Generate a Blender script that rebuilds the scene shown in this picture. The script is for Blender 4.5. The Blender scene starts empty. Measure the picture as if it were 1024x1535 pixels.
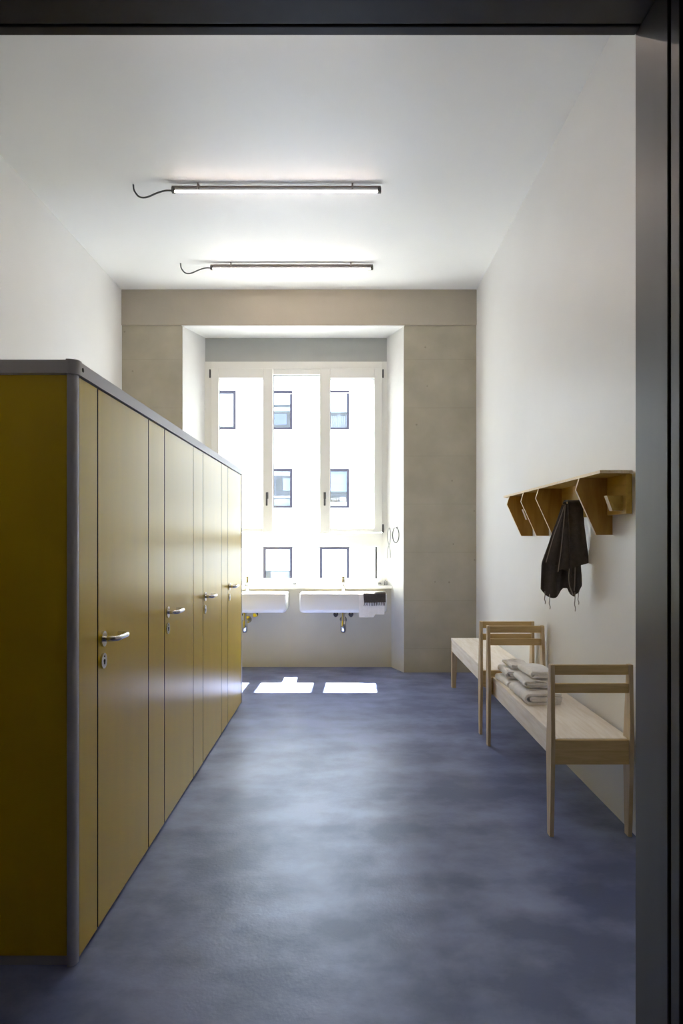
import bpy, bmesh, math, random
from mathutils import Vector, Matrix

random.seed(7)
PI = math.pi
scene = bpy.context.scene
C = scene.collection

# ------------------------------------------------------------------ camera
EYE = 1.45
cam_d = bpy.data.cameras.new('camera')
cam = bpy.data.objects.new('camera', cam_d)
C.objects.link(cam)
cam.location = (0, 0, EYE)
cam.rotation_euler = (PI / 2, 0, 0)
cam_d.sensor_fit = 'VERTICAL'
cam_d.sensor_width = 24.0
cam_d.sensor_height = 36.0
cam_d.lens = 24.0                      # 1023 px on a 1535 px high frame
cam_d.shift_x = -6.0 / 1535
cam_d.shift_y = 39.5 / 1535
cam_d.clip_start = 0.05
cam_d.clip_end = 300
scene.camera = cam

# ------------------------------------------------------------------ world, sun, exposure
SKY = 8.2
SUN = 92.0
TUBE = 50.0
world = bpy.data.worlds.new('sky')
scene.world = world
world.use_nodes = True
wn = world.node_tree.nodes
wn['Background'].inputs[0].default_value = (0.87, 0.94, 1.0, 1)
wn['Background'].inputs[1].default_value = SKY

sun_d = bpy.data.lights.new('sun', 'SUN')
sun_d.energy = SUN
sun_d.angle = math.radians(0.53)
sun_d.color = (1.0, 0.975, 0.94)
sun = bpy.data.objects.new('sun', sun_d)
C.objects.link(sun)
sun.location = (0.5, 30, 50)
sun.rotation_euler = Vector((-0.024, -1.0, -2.24)).to_track_quat('-Z', 'Y').to_euler()

# the window opening as a portal for the sky
pd = bpy.data.lights.new('window_portal', 'AREA')
pd.shape = 'RECTANGLE'
pd.size = 2.1
pd.size_y = 2.55
pd.cycles.is_portal = True
po = bpy.data.objects.new('window_portal', pd)
C.objects.link(po)
po.location = (-0.57, 7.95, 2.2)
po.rotation_euler = (-PI / 2, 0, 0)

scene.view_settings.view_transform = 'Standard'
scene.view_settings.look = 'None'
scene.view_settings.gamma = 1
scene.view_settings.exposure = 0.0
scene.view_settings.use_curve_mapping = False
try:
    scene.cycles.use_denoising = True
    scene.cycles.max_bounces = 14
    scene.cycles.diffuse_bounces = 7
    scene.cycles.glossy_bounces = 5
    scene.cycles.transparent_max_bounces = 12
    scene.cycles.sample_clamp_indirect = 0
    scene.cycles.blur_glossy = 0.0
except Exception:
    pass


# ------------------------------------------------------------------ materials
def new_mat(name):
    m = bpy.data.materials.new(name)
    m.use_nodes = True
    return m, m.node_tree, m.node_tree.nodes['Principled BSDF']


def mat(name, col, rough=0.5, metal=0.0, spec=0.5, var=0.0, scale=6.0, stretch=(1, 1, 1), bump=0.0,
        bscale=None, col2=None, rvar=0.0, coat=0.0, detail=4.0, sheen=0.0):
    m, nt, b = new_mat(name)
    n, l = nt.nodes, nt.links
    b.inputs['Base Color'].default_value = (*col, 1)
    b.inputs['Roughness'].default_value = rough
    b.inputs['Metallic'].default_value = metal
    b.inputs['Specular IOR Level'].default_value = spec
    b.inputs['Coat Weight'].default_value = coat
    if sheen:
        b.inputs['Sheen Weight'].default_value = sheen
    if var or bump or col2 or rvar:
        tc = n.new('ShaderNodeTexCoord')
        mp = n.new('ShaderNodeMapping')
        mp.inputs['Scale'].default_value = stretch
        l.new(tc.outputs['Object'], mp.inputs[0])
        nz = n.new('ShaderNodeTexNoise')
        nz.inputs['Scale'].default_value = scale
        nz.inputs['Detail'].default_value = detail
        l.new(mp.outputs[0], nz.inputs['Vector'])
        if var or col2:
            rp = n.new('ShaderNodeValToRGB')
            c2 = col2 if col2 else tuple(max(0, c * (1 - var)) for c in col)
            c1 = col if col2 else tuple(min(1, c * (1 + var)) for c in col)
            rp.color_ramp.elements[0].position = 0.3
            rp.color_ramp.elements[0].color = (*c2, 1)
            rp.color_ramp.elements[1].position = 0.7
            rp.color_ramp.elements[1].color = (*c1, 1)
            l.new(nz.outputs['Fac'], rp.inputs[0])
            l.new(rp.outputs[0], b.inputs['Base Color'])
        if rvar:
            mr = n.new('ShaderNodeMapRange')
            mr.inputs['From Min'].default_value = 0.3
            mr.inputs['From Max'].default_value = 0.7
            mr.inputs['To Min'].default_value = max(0.02, rough - rvar)
            mr.inputs['To Max'].default_value = min(1, rough + rvar)
            l.new(nz.outputs['Fac'], mr.inputs[0])
            l.new(mr.outputs[0], b.inputs['Roughness'])
        if bump:
            bp = n.new('ShaderNodeBump')
            bp.inputs['Strength'].default_value = bump
            bp.inputs['Distance'].default_value = 0.01
            if bscale:
                nz2 = n.new('ShaderNodeTexNoise')
                nz2.inputs['Scale'].default_value = bscale
                nz2.inputs['Detail'].default_value = 5
                l.new(mp.outputs[0], nz2.inputs['Vector'])
                l.new(nz2.outputs['Fac'], bp.inputs['Height'])
            else:
                l.new(nz.outputs['Fac'], bp.inputs['Height'])
            l.new(bp.outputs[0], b.inputs['Normal'])
    return m


def glass_mat(name, tint=(0.97, 0.99, 0.98), refl=1.0):
    m = bpy.data.materials.new(name)
    m.use_nodes = True
    nt = m.node_tree
    n, l = nt.nodes, nt.links
    n.clear()
    out = n.new('ShaderNodeOutputMaterial')
    tr = n.new('ShaderNodeBsdfTransparent')
    tr.inputs[0].default_value = (*tint, 1)
    gl = n.new('ShaderNodeBsdfGlossy')
    gl.inputs['Roughness'].default_value = 0.0
    gl.inputs['Color'].default_value = (refl, refl, refl, 1)
    fr = n.new('ShaderNodeFresnel')
    geo = n.new('ShaderNodeNewGeometry')                  # the same index from both faces of the thin pane
    mr = n.new('ShaderNodeMapRange')
    mr.inputs['To Min'].default_value = 1.5
    mr.inputs['To Max'].default_value = 1 / 1.5
    l.new(geo.outputs['Backfacing'], mr.inputs[0])
    l.new(mr.outputs[0], fr.inputs['IOR'])
    mx = n.new('ShaderNodeMixShader')
    l.new(fr.outputs[0], mx.inputs[0])
    l.new(tr.outputs[0], mx.inputs[1])
    l.new(gl.outputs[0], mx.inputs[2])
    l.new(mx.outputs[0], out.inputs[0])
    return m


def floor_mat():
    m, nt, b = new_mat('polished_blue_grey_screed')
    n, l = nt.nodes, nt.links
    tc = n.new('ShaderNodeTexCoord')
    off = n.new('ShaderNodeMapping')
    off.inputs['Location'].default_value = (3.1, 1.7, 0.37)
    l.new(tc.outputs['Object'], off.inputs[0])
    big = n.new('ShaderNodeTexNoise')
    big.inputs['Scale'].default_value = 2.0
    big.inputs['Detail'].default_value = 7
    big.inputs['Roughness'].default_value = 0.62
    big.inputs['Distortion'].default_value = 0.0
    l.new(off.outputs[0], big.inputs['Vector'])
    mp = n.new('ShaderNodeMapping')
    mp.inputs['Scale'].default_value = (1.0, 1.7, 1)
    l.new(off.outputs[0], mp.inputs[0])
    st = n.new('ShaderNodeTexNoise')                       # trowel streaks running across the room
    st.inputs['Scale'].default_value = 2.6
    st.inputs['Detail'].default_value = 5
    l.new(mp.outputs[0], st.inputs['Vector'])
    pt = n.new('ShaderNodeTexNoise')                       # larger worn patches with ragged edges
    pt.inputs['Scale'].default_value = 1.1
    pt.inputs['Detail'].default_value = 9
    pt.inputs['Roughness'].default_value = 0.66
    l.new(off.outputs[0], pt.inputs['Vector'])
    ptr = n.new('ShaderNodeMapRange')
    ptr.inputs['From Min'].default_value = 0.46
    ptr.inputs['From Max'].default_value = 0.56
    ptr.inputs['To Min'].default_value = -0.07
    ptr.inputs['To Max'].default_value = 0.07
    l.new(pt.outputs['Fac'], ptr.inputs[0])
    bigp = n.new('ShaderNodeMath')
    bigp.operation = 'ADD'
    l.new(big.outputs['Fac'], bigp.inputs[0])
    l.new(ptr.outputs[0], bigp.inputs[1])
    mix = n.new('ShaderNodeMath')
    mix.operation = 'ADD'
    l.new(bigp.outputs[0], mix.inputs[0])
    l.new(st.outputs['Fac'], mix.inputs[1])
    rp = n.new('ShaderNodeValToRGB')
    e = rp.color_ramp.elements
    e[0].position = 0.75 / 2 + 0.03
    e[0].color = (0.108, 0.130, 0.255, 1)
    e[1].position = 0.62
    e[1].color = (0.255, 0.298, 0.510, 1)
    b.inputs['Specular Tint'].default_value = (0.60, 0.73, 1.0, 1)
    b.inputs['Specular IOR Level'].default_value = 1.0
    half = n.new('ShaderNodeMath')
    half.operation = 'MULTIPLY'
    half.inputs[1].default_value = 0.5
    l.new(mix.outputs[0], half.inputs[0])
    l.new(half.outputs[0], rp.inputs[0])
    l.new(rp.outputs[0], b.inputs['Base Color'])
    mr = n.new('ShaderNodeMapRange')
    mr.inputs['From Min'].default_value = 0.35
    mr.inputs['From Max'].default_value = 0.65
    mr.inputs['To Min'].default_value = 0.39
    mr.inputs['To Max'].default_value = 0.285
    l.new(half.outputs[0], mr.inputs[0])
    l.new(mr.outputs[0], b.inputs['Roughness'])
    fine = n.new('ShaderNodeTexNoise')
    fine.inputs['Scale'].default_value = 75
    fine.inputs['Detail'].default_value = 3
    l.new(off.outputs[0], fine.inputs['Vector'])
    h = n.new('ShaderNodeMath')
    h.operation = 'MULTIPLY_ADD'
    h.inputs[1].default_value = 0.22
    l.new(fine.outputs['Fac'], h.inputs[0])
    soft = n.new('ShaderNodeTexNoise')                     # gentle waviness of the trowelled surface
    soft.inputs['Scale'].default_value = 3.0
    soft.inputs['Detail'].default_value = 1.5
    l.new(off.outputs[0], soft.inputs['Vector'])
    l.new(soft.outputs['Fac'], h.inputs[2])
    bp = n.new('ShaderNodeBump')
    bp.inputs['Strength'].default_value = 0.30
    bp.inputs['Distance'].default_value = 0.010
    l.new(h.outputs[0], bp.inputs['Height'])
    l.new(bp.outputs[0], b.inputs['Normal'])
    return m


def concrete_mat():
    m, nt, b = new_mat('board_marked_concrete')
    n, l = nt.nodes, nt.links
    tc = n.new('ShaderNodeTexCoord')
    nz = n.new('ShaderNodeTexNoise')
    nz.inputs['Scale'].default_value = 3.5
    nz.inputs['Detail'].default_value = 8
    l.new(tc.outputs['Object'], nz.inputs['Vector'])
    rp = n.new('ShaderNodeValToRGB')
    rp.color_ramp.elements[0].position = 0.3
    rp.color_ramp.elements[0].color = (0.395, 0.365, 0.285, 1)
    rp.color_ramp.elements[1].position = 0.72
    rp.color_ramp.elements[1].color = (0.485, 0.45, 0.355, 1)
    l.new(nz.outputs['Fac'], rp.inputs[0])
    vo = n.new('ShaderNodeTexVoronoi')                     # air-bubble pits
    vo.inputs['Scale'].default_value = 6.0
    l.new(tc.outputs['Object'], vo.inputs['Vector'])
    cr = n.new('ShaderNodeValToRGB')
    cr.color_ramp.elements[0].position = 0.045
    cr.color_ramp.elements[0].color = (0, 0, 0, 1)
    cr.color_ramp.elements[1].position = 0.075
    cr.color_ramp.elements[1].color = (1, 1, 1, 1)
    l.new(vo.outputs['Distance'], cr.inputs[0])
    sx = n.new('ShaderNodeSeparateXYZ')
    l.new(tc.outputs['Object'], sx.inputs[0])
    # horizontal shutter-board joints, broken up by noise
    jz = n.new('ShaderNodeMath')
    jz.operation = 'MODULO'
    jz.inputs[1].default_value = 0.52
    l.new(sx.outputs['Z'], jz.inputs[0])
    jc = n.new('ShaderNodeMath')
    jc.operation = 'COMPARE'
    jc.inputs[1].default_value = 0.26
    jc.inputs[2].default_value = 0.003
    l.new(jz.outputs[0], jc.inputs[0])
    jn = n.new('ShaderNodeTexNoise')
    jn.inputs['Scale'].default_value = 5
    l.new(tc.outputs['Object'], jn.inputs['Vector'])
    jm = n.new('ShaderNodeMath')
    jm.operation = 'MULTIPLY'
    l.new(jc.outputs[0], jm.inputs[0])
    l.new(jn.outputs['Fac'], jm.inputs[1])
    hs = n.new('ShaderNodeMath')
    hs.operation = 'SUBTRACT'
    l.new(cr.outputs[0], hs.inputs[0])
    l.new(jm.outputs[0], hs.inputs[1])
    ha = n.new('ShaderNodeMath')
    ha.operation = 'MULTIPLY_ADD'
    ha.inputs[1].default_value = 0.5
    l.new(nz.outputs['Fac'], ha.inputs[0])
    l.new(hs.outputs[0], ha.inputs[2])
    bp = n.new('ShaderNodeBump')
    bp.inputs['Strength'].default_value = 0.5
    bp.inputs['Distance'].default_value = 0.006
    l.new(ha.outputs[0], bp.inputs['Height'])
    l.new(bp.outputs[0], b.inputs['Normal'])
    mixc = n.new('ShaderNodeMix')
    mixc.data_type = 'RGBA'
    mixc.inputs[0].default_value = 1
    mixc.blend_type = 'MULTIPLY'
    l.new(rp.outputs[0], mixc.inputs[6])
    dk = n.new('ShaderNodeMapRange')
    dk.inputs['From Min'].default_value = -0.5
    dk.inputs['To Min'].default_value = 0.6
    l.new(hs.outputs[0], dk.inputs[0])
    l.new(dk.outputs[0], mixc.inputs[7])
    l.new(mixc.outputs[2], b.inputs['Base Color'])
    b.inputs['Roughness'].default_value = 0.75
    return m


def wood_mat(name, light, dark, stretch, rough=0.5, scale=5.0):
    """long grain along the axis with the small stretch factor"""
    m, nt, b = new_mat(name)
    n, l = nt.nodes, nt.links
    tc = n.new('ShaderNodeTexCoord')
    mp = n.new('ShaderNodeMapping')
    mp.inputs['Scale'].default_value = stretch
    l.new(tc.outputs['Object'], mp.inputs[0])
    nz = n.new('ShaderNodeTexNoise')
    nz.inputs['Scale'].default_value = scale
    nz.inputs['Detail'].default_value = 6
    nz.inputs['Distortion'].default_value = 0.6
    l.new(mp.outputs[0], nz.inputs['Vector'])
    rp = n.new('ShaderNodeValToRGB')
    rp.color_ramp.elements[0].position = 0.32
    rp.color_ramp.elements[0].color = (*dark, 1)
    rp.color_ramp.elements[1].position = 0.62
    rp.color_ramp.elements[1].color = (*light, 1)
    l.new(nz.outputs['Fac'], rp.inputs[0])
    l.new(rp.outputs[0], b.inputs['Base Color'])
    b.inputs['Roughness'].default_value = rough
    bp = n.new('ShaderNodeBump')
    bp.inputs['Strength'].default_value = 0.12
    bp.inputs['Distance'].default_value = 0.004
    l.new(nz.outputs['Fac'], bp.inputs['Height'])
    l.new(bp.outputs[0], b.inputs['Normal'])
    return m


def emit_mat(name, col, strength):
    m = bpy.data.materials.new(name)
    m.use_nodes = True
    n = m.node_tree.nodes
    b = n['Principled BSDF']
    b.inputs['Base Color'].default_value = (0.9, 0.9, 0.88, 1)
    b.inputs['Emission Color'].default_value = (*col, 1)
    b.inputs['Emission Strength'].default_value = strength
    return m


M = {}
M['wall'] = mat('white_wall_paint', (0.79, 0.785, 0.775), 0.42, var=0.02, scale=1.5, bump=0.05, bscale=60)
M['ceiling'] = mat('white_ceiling_paint', (0.84, 0.84, 0.83), 0.5, var=0.015, scale=0.8)
M['reveal'] = mat('white_reveal_plaster', (0.70, 0.70, 0.69), 0.6, var=0.03, scale=5, bump=0.10, bscale=30)
M['front'] = mat('dark_grey_front_wall', (0.55, 0.53, 0.50), 0.6)
M['panel_grey'] = mat('light_grey_panel', (0.44, 0.455, 0.44), 0.55, var=0.02)
M['parapet'] = mat('bounce_tinted_grey_plaster', (0.72, 0.68, 0.56), 0.6, var=0.03, scale=4)  # grey plaster with the yellow cubicle's bounced light put into its colour
M['beam'] = mat('taupe_painted_beam', (0.44, 0.40, 0.325), 0.6, var=0.05, scale=2.5, bump=0.08, bscale=40)
M['concrete'] = concrete_mat()
M['floor'] = floor_mat()
M['frame_dark'] = mat('charcoal_door_frame', (0.056, 0.051, 0.051), 0.36, spec=0.6, var=0.10, scale=3, stretch=(6, 6, 0.4))
M['hall'] = mat('dark_hall_paint', (0.36, 0.34, 0.32), 0.8)
M['yellow'] = mat('ochre_yellow_laminate', (0.66, 0.44, 0.004), 0.30, spec=0.32, var=0.03, scale=10, stretch=(1, 1, 0.15))
M['core'] = mat('dark_laminate_core', (0.035, 0.025, 0.012), 0.7)
M['alu'] = mat('grey_anodised_profile', (0.47, 0.45, 0.46), 0.42, metal=0.2)
M['black'] = mat('black_rubber', (0.012, 0.012, 0.012), 0.7)
M['steel'] = mat('brushed_steel', (0.72, 0.70, 0.66), 0.24, metal=1.0)
M['chrome'] = mat('chrome', (0.66, 0.65, 0.62), 0.14, metal=1.0)
M['winframe'] = mat('white_window_lacquer', (0.80, 0.80, 0.76), 0.35)
M['glass'] = glass_mat('window_glass')
M['gasket'] = mat('dark_grey_gasket', (0.05, 0.05, 0.055), 0.6)
M['handle_dark'] = mat('dark_grey_handle', (0.10, 0.10, 0.10), 0.4, metal=0.4)
M['ceramic'] = mat('white_ceramic', (0.84, 0.84, 0.82), 0.13, spec=0.6)
M['ledge'] = mat('white_ledge_stone', (0.84, 0.84, 0.83), 0.3)
M['ash_y'] = wood_mat('pale_ash_long_lit', (0.88, 0.81, 0.73), (0.77, 0.68, 0.57), (9, 0.8, 9), 0.42)  # same ash, paler: light falling on the seat is put into the colour
M['ash_x'] = wood_mat('ash_cross_shaded', (0.66, 0.48, 0.23), (0.52, 0.36, 0.15), (0.8, 9, 9), 0.48)  # same ash, browner: shade on the camera-facing boards is in the colour
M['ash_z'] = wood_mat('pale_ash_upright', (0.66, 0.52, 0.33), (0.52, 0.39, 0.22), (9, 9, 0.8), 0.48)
M['ply'] = wood_mat('plywood_face_shaded', (0.50, 0.29, 0.055), (0.38, 0.20, 0.03), (5, 5, 0.8), 0.45)  # bracket sides: camera-side shade put into a darker plywood colour
M['ply_y'] = wood_mat('golden_plywood_board_lit', (0.62, 0.41, 0.075), (0.50, 0.31, 0.05), (6, 0.7, 6), 0.45)  # same plywood in its lit tone
M['ply_edge'] = wood_mat('pale_plywood_edge', (0.88, 0.76, 0.56), (0.78, 0.63, 0.42), (20, 20, 20), 0.55)
M['towel_dark'] = mat('charcoal_brown_cotton', (0.072, 0.062, 0.058), 0.95, var=0.18, scale=40, bump=0.5, bscale=220, sheen=0.25)
M['towel_edge'] = mat('grey_towel_selvedge', (0.34, 0.31, 0.285), 0.95)
M['towel_white'] = mat('white_terry', (0.92, 0.90, 0.885), 0.95, var=0.05, scale=25, bump=0.6, bscale=180, sheen=0.2)
M['tube'] = emit_mat('warm_white_tube', (1.0, 0.80, 0.67), TUBE)
M['cable'] = mat('dark_grey_cable', (0.10, 0.11, 0.11), 0.5)
M['rail_brown'] = mat('grey_brown_lamp_rail', (0.28, 0.25, 0.235), 0.45, metal=0.3)
M['facade'] = mat('white_render_facade', (0.74, 0.74, 0.75), 0.8, var=0.01)
M['fac_frame'] = mat('slate_window_frame', (0.034, 0.032, 0.046), 0.8, spec=0.1)
M['fac_glass'] = glass_mat('facade_glass', (0.90, 0.94, 1.0), 0.9)
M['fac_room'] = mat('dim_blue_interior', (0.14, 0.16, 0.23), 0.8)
M['blind'] = mat('white_blind', (0.86, 0.87, 0.88), 0.8)
M['curtain'] = mat('grey_curtain', (0.20, 0.20, 0.23), 0.9)
M['dark_item'] = mat('dark_furniture', (0.012, 0.014, 0.018), 0.8, spec=.1)
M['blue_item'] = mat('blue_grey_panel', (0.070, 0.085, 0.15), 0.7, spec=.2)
M['sky_item'] = mat('pale_blue_reflection_and_cabinet', (0.16, 0.20, 0.28), 0.7)  # sky reflected in one pane, painted as a panel; also a cabinet front
M['asphalt'] = mat('street_asphalt', (0.30, 0.30, 0.30), 0.9)
M['soap'] = mat('grey_soap_dish', (0.25, 0.25, 0.25), 0.5)
M['cord_white'] = mat('off_white_cord', (0.36, 0.37, 0.38), 0.8)


# ------------------------------------------------------------------ helpers
def wloc(o):
    v = Vector(o.location)
    p = o.parent
    while p:
        v = v + Vector(p.location)
        p = p.parent
    return v


def smooth(me, ang=40):
    for p in me.polygons:
        p.use_smooth = True
    try:
        me.set_sharp_from_angle(angle=math.radians(ang))
    except Exception:
        pass


def obj(name, bm, mats, parent=None, sm=True, kind=None, origin=None):
    """link a bmesh, given in world coordinates, as one mesh object"""
    me = bpy.data.meshes.new(name)
    bmesh.ops.recalc_face_normals(bm, faces=bm.faces[:])
    org = Vector(origin) if origin else Vector((0, 0, 0))
    base = wloc(parent) if parent else Vector((0, 0, 0))
    if not origin and parent:
        org = base
    bmesh.ops.translate(bm, verts=bm.verts[:], vec=-org)
    bm.to_mesh(me)
    bm.free()
    for m in (mats if isinstance(mats, (list, tuple)) else [mats]):
        me.materials.append(M[m])
    if sm:
        smooth(me)
    o = bpy.data.objects.new(name, me)
    C.objects.link(o)
    o.parent = parent
    o.location = org - base
    if kind:
        o['kind'] = kind
    return o


def empty(name, loc, label=None, cat=None, group=None, kind=None):
    o = bpy.data.objects.new(name, None)
    o.empty_display_size = 0.1
    C.objects.link(o)
    o.location = loc
    tag(o, label, cat, group, kind)
    return o


def tag(o, label=None, cat=None, group=None, kind=None):
    if label:
        o['label'] = label
    if cat:
        o['category'] = cat
    if group:
        o['group'] = group
    if kind:
        o['kind'] = kind
    return o


def BM():
    return bmesh.new()


def bx(bm, x0, x1, y0, y1, z0, z1, bev=0.0, mi=0, seg=2):
    r = bmesh.ops.create_cube(bm, size=1.0)
    vs = r['verts']
    for v in vs:
        v.co = Vector(((x0 + x1) / 2 + v.co.x * (x1 - x0), (y0 + y1) / 2 + v.co.y * (y1 - y0),
                       (z0 + z1) / 2 + v.co.z * (z1 - z0)))
    fs = set(f for v in vs for f in v.link_faces)
    if bev > 0:
        es = list(set(e for v in vs for e in v.link_edges))
        rr = bmesh.ops.bevel(bm, geom=es, offset=bev, segments=seg, affect='EDGES', profile=0.5)
        fs = set(f for f in fs if f.is_valid) | set(rr['faces'])
    for f in fs:
        f.material_index = mi
    return bm


def box(name, x0, x1, y0, y1, z0, z1, m, parent=None, bev=0.0, kind=None, sm=False):
    return obj(name, bx(BM(), x0, x1, y0, y1, z0, z1, bev), m, parent, sm, kind)


def prism(bm, pts, axis, a0, a1, mi_cap=0, mi_side=0):
    """closed 2-D outline swept along an axis; pts are (u,v): x->(y,z) y->(x,z) z->(x,y)"""
    def mk(u, v, a):
        return {'x': (a, u, v), 'y': (u, a, v), 'z': (u, v, a)}[axis]
    A = [bm.verts.new(mk(u, v, a0)) for u, v in pts]
    B = [bm.verts.new(mk(u, v, a1)) for u, v in pts]
    f = bm.faces.new(A); f.material_index = mi_cap
    f = bm.faces.new(B[::-1]); f.material_index = mi_cap
    k = len(pts)
    for i in range(k):
        f = bm.faces.new((A[i], B[i], B[(i + 1) % k], A[(i + 1) % k]))
        f.material_index = mi_side
    return bm


def tube(bm, pts, r, seg=12, caps=True, mi=0):
    """round tube along a polyline; r may be a list"""
    pts = [Vector(p) for p in pts]
    n = len(pts)
    rs = r if isinstance(r, (list, tuple)) else [r] * n
    rings = []
    up = None
    for i, p in enumerate(pts):
        if i == 0:
            t = pts[1] - p
        elif i == n - 1:
            t = p - pts[i - 1]
        else:
            t = (pts[i + 1] - p).normalized() + (p - pts[i - 1]).normalized()
        t.normalize()
        if up is None:
            up = Vector((0, 0, 1)) if abs(t.z) < 0.9 else Vector((1, 0, 0))
        side = t.cross(up)
        if side.length < 1e-5:
            side = t.orthogonal()
        side.normalize()
        up = side.cross(t).normalized()
        rings.append([bm.verts.new(p + rs[i] * (math.cos(2 * PI * k / seg) * side + math.sin(2 * PI * k / seg) * up))
                      for k in range(seg)])
    for i in range(n - 1):
        for k in range(seg):
            f = bm.faces.new((rings[i][k], rings[i][(k + 1) % seg], rings[i + 1][(k + 1) % seg], rings[i + 1][k]))
            f.material_index = mi
    if caps:
        f = bm.faces.new(rings[0][::-1]); f.material_index = mi
        f = bm.faces.new(rings[-1]); f.material_index = mi
    return bm


def bez(pts, k=8):
    """Catmull-Rom through points"""
    P = [Vector(p) for p in pts]
    P = [2 * P[0] - P[1]] + P + [2 * P[-1] - P[-2]]
    out = []
    for i in range(1, len(P) - 2):
        for j in range(k):
            t = j / k
            a, b, c, d = P[i - 1], P[i], P[i + 1], P[i + 2]
            out.append(0.5 * ((2 * b) + (c - a) * t + (2 * a - 5 * b + 4 * c - d) * t * t + (3 * b - a - 3 * c + d) * t ** 3))
    out.append(P[-2])
    return out


def ring(bm, x0, x1, z0, z1, tl, tr, tb, tt, y0, y1, bev=0.004):
    """rectangular frame in the XZ plane: stiles full height, rails between"""
    bx(bm, x0, x0 + tl, y0, y1, z0, z1, bev)
    bx(bm, x1 - tr, x1, y0, y1, z0, z1, bev)
    bx(bm, x0 + tl, x1 - tr, y0, y1, z0, z0 + tb, bev)
    bx(bm, x0 + tl, x1 - tr, y0, y1, z1 - tt, z1, bev)
    return bm


def sheet(bm, grid, thick=0.004, mi=0):
    """a closed cloth slab from a grid of points [row][col]"""
    R, K = len(grid), len(grid[0])
    G = [[Vector(p) for p in row] for row in grid]
    F, Bk = [], []
    for i in range(R):
        fr, br = [], []
        for j in range(K):
            du = G[i][min(j + 1, K - 1)] - G[i][max(j - 1, 0)]
            dv = G[min(i + 1, R - 1)][j] - G[max(i - 1, 0)][j]
            nn = du.cross(dv)
            nn = nn.normalized() if nn.length > 1e-9 else Vector((1, 0, 0))
            fr.append(bm.verts.new(G[i][j] + nn * thick / 2))
            br.append(bm.verts.new(G[i][j] - nn * thick / 2))
        F.append(fr)
        Bk.append(br)
    def q(a, b, c, d):
        f = bm.faces.new((a, b, c, d)); f.material_index = mi
    for i in range(R - 1):
        for j in range(K - 1):
            q(F[i][j], F[i][j + 1], F[i + 1][j + 1], F[i + 1][j])
            q(Bk[i][j], Bk[i + 1][j], Bk[i + 1][j + 1], Bk[i][j + 1])
        q(F[i][0], F[i + 1][0], Bk[i + 1][0], Bk[i][0])
        q(F[i][K - 1], Bk[i][K - 1], Bk[i + 1][K - 1], F[i + 1][K - 1])
    for j in range(K - 1):
        q(F[0][j], Bk[0][j], Bk[0][j + 1], F[0][j + 1])
        q(F[R - 1][j], F[R - 1][j + 1], Bk[R - 1][j + 1], Bk[R - 1][j])
    return bm


# ------------------------------------------------------------------ room shell
XL, XR = -2.417, 1.414
ZC = 4.134
YB = 7.38            # face of pilasters
YF0, YF1 = 1.20, 1.50   # doorway wall
YW = 7.81            # window plane inside the niche
YO = 7.96            # outer face of the building

box('floor', -4.2, 3.2, -3.2, 7.96, -0.2, 0.0, 'floor', kind='structure', sm=False)
box('ceiling', XL - 0.2, XR + 0.2, YF0, YO, ZC, ZC + 0.2, 'ceiling', kind='structure', sm=False)
box('wall_left', XL - 0.2, XL, YF0, YO, 0, ZC, 'wall', kind='structure', sm=False)
box('wall_right', XR, XR + 0.2, YF0, YO, 0, ZC, 'wall', kind='structure', sm=False)

JX, JL, LZ = 0.638, -1.02, 2.557     # doorway clear opening
bm = BM()
bx(bm, XL, JL - 0.05, YF0 + 0.06, YF1 - 0.005, 0, ZC)
bx(bm, JX + 0.05, XR, YF0 + 0.06, YF1 - 0.005, 0, ZC)
bx(bm, JL - 0.05, JX + 0.05, YF0 + 0.06, YF1 - 0.005, LZ + 0.05, ZC)
obj('wall_front', bm, 'front', kind='structure', sm=False)

# dark door frame lining: jambs and head, each split by a shadow groove
df = empty('door_1', (0, YF1, 0), 'dark charcoal metal door frame around the near doorway', None, None, 'structure')
del df['label']
df['label'] = 'dark charcoal metal door frame around the near doorway'
for side in (1, -1):
    e = JX if side > 0 else JL
    def jb(y0, y1, d, bev=0.003):
        a, b_ = (e + d, e + 0.06) if side > 0 else (e - 0.06, e - d)
        return bx(BM(), a, b_, y0, y1, 0, LZ + 0.06, bev)
    obj('jamb', jb(1.351, YF1 + 0.004, 0), 'frame_dark', df, False)
    obj('jamb_groove', jb(1.338, 1.353, 0.014, 0), 'black', df)
    obj('jamb_stop', jb(1.303, 1.340, 0), 'frame_dark', df, False)
    obj('jamb_seal', jb(YF0 + 0.05, 1.305, 0.012, 0), 'gasket', df)
box('head', JL, JX, 1.30, 1.470, LZ, LZ + 0.06, 'frame_dark', df, 0.003)
box('head_groove', JL, JX, 1.468, 1.478, LZ + 0.012, LZ + 0.05, 'black', df)
box('head_lip', JL, JX, 1.476, YF1 + 0.004, LZ, LZ + 0.06, 'frame_dark', df, 0.003)
box('head_seal', JL, JX, YF0 + 0.05, 1.302, LZ + 0.012, LZ + 0.05, 'gasket', df)

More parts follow.
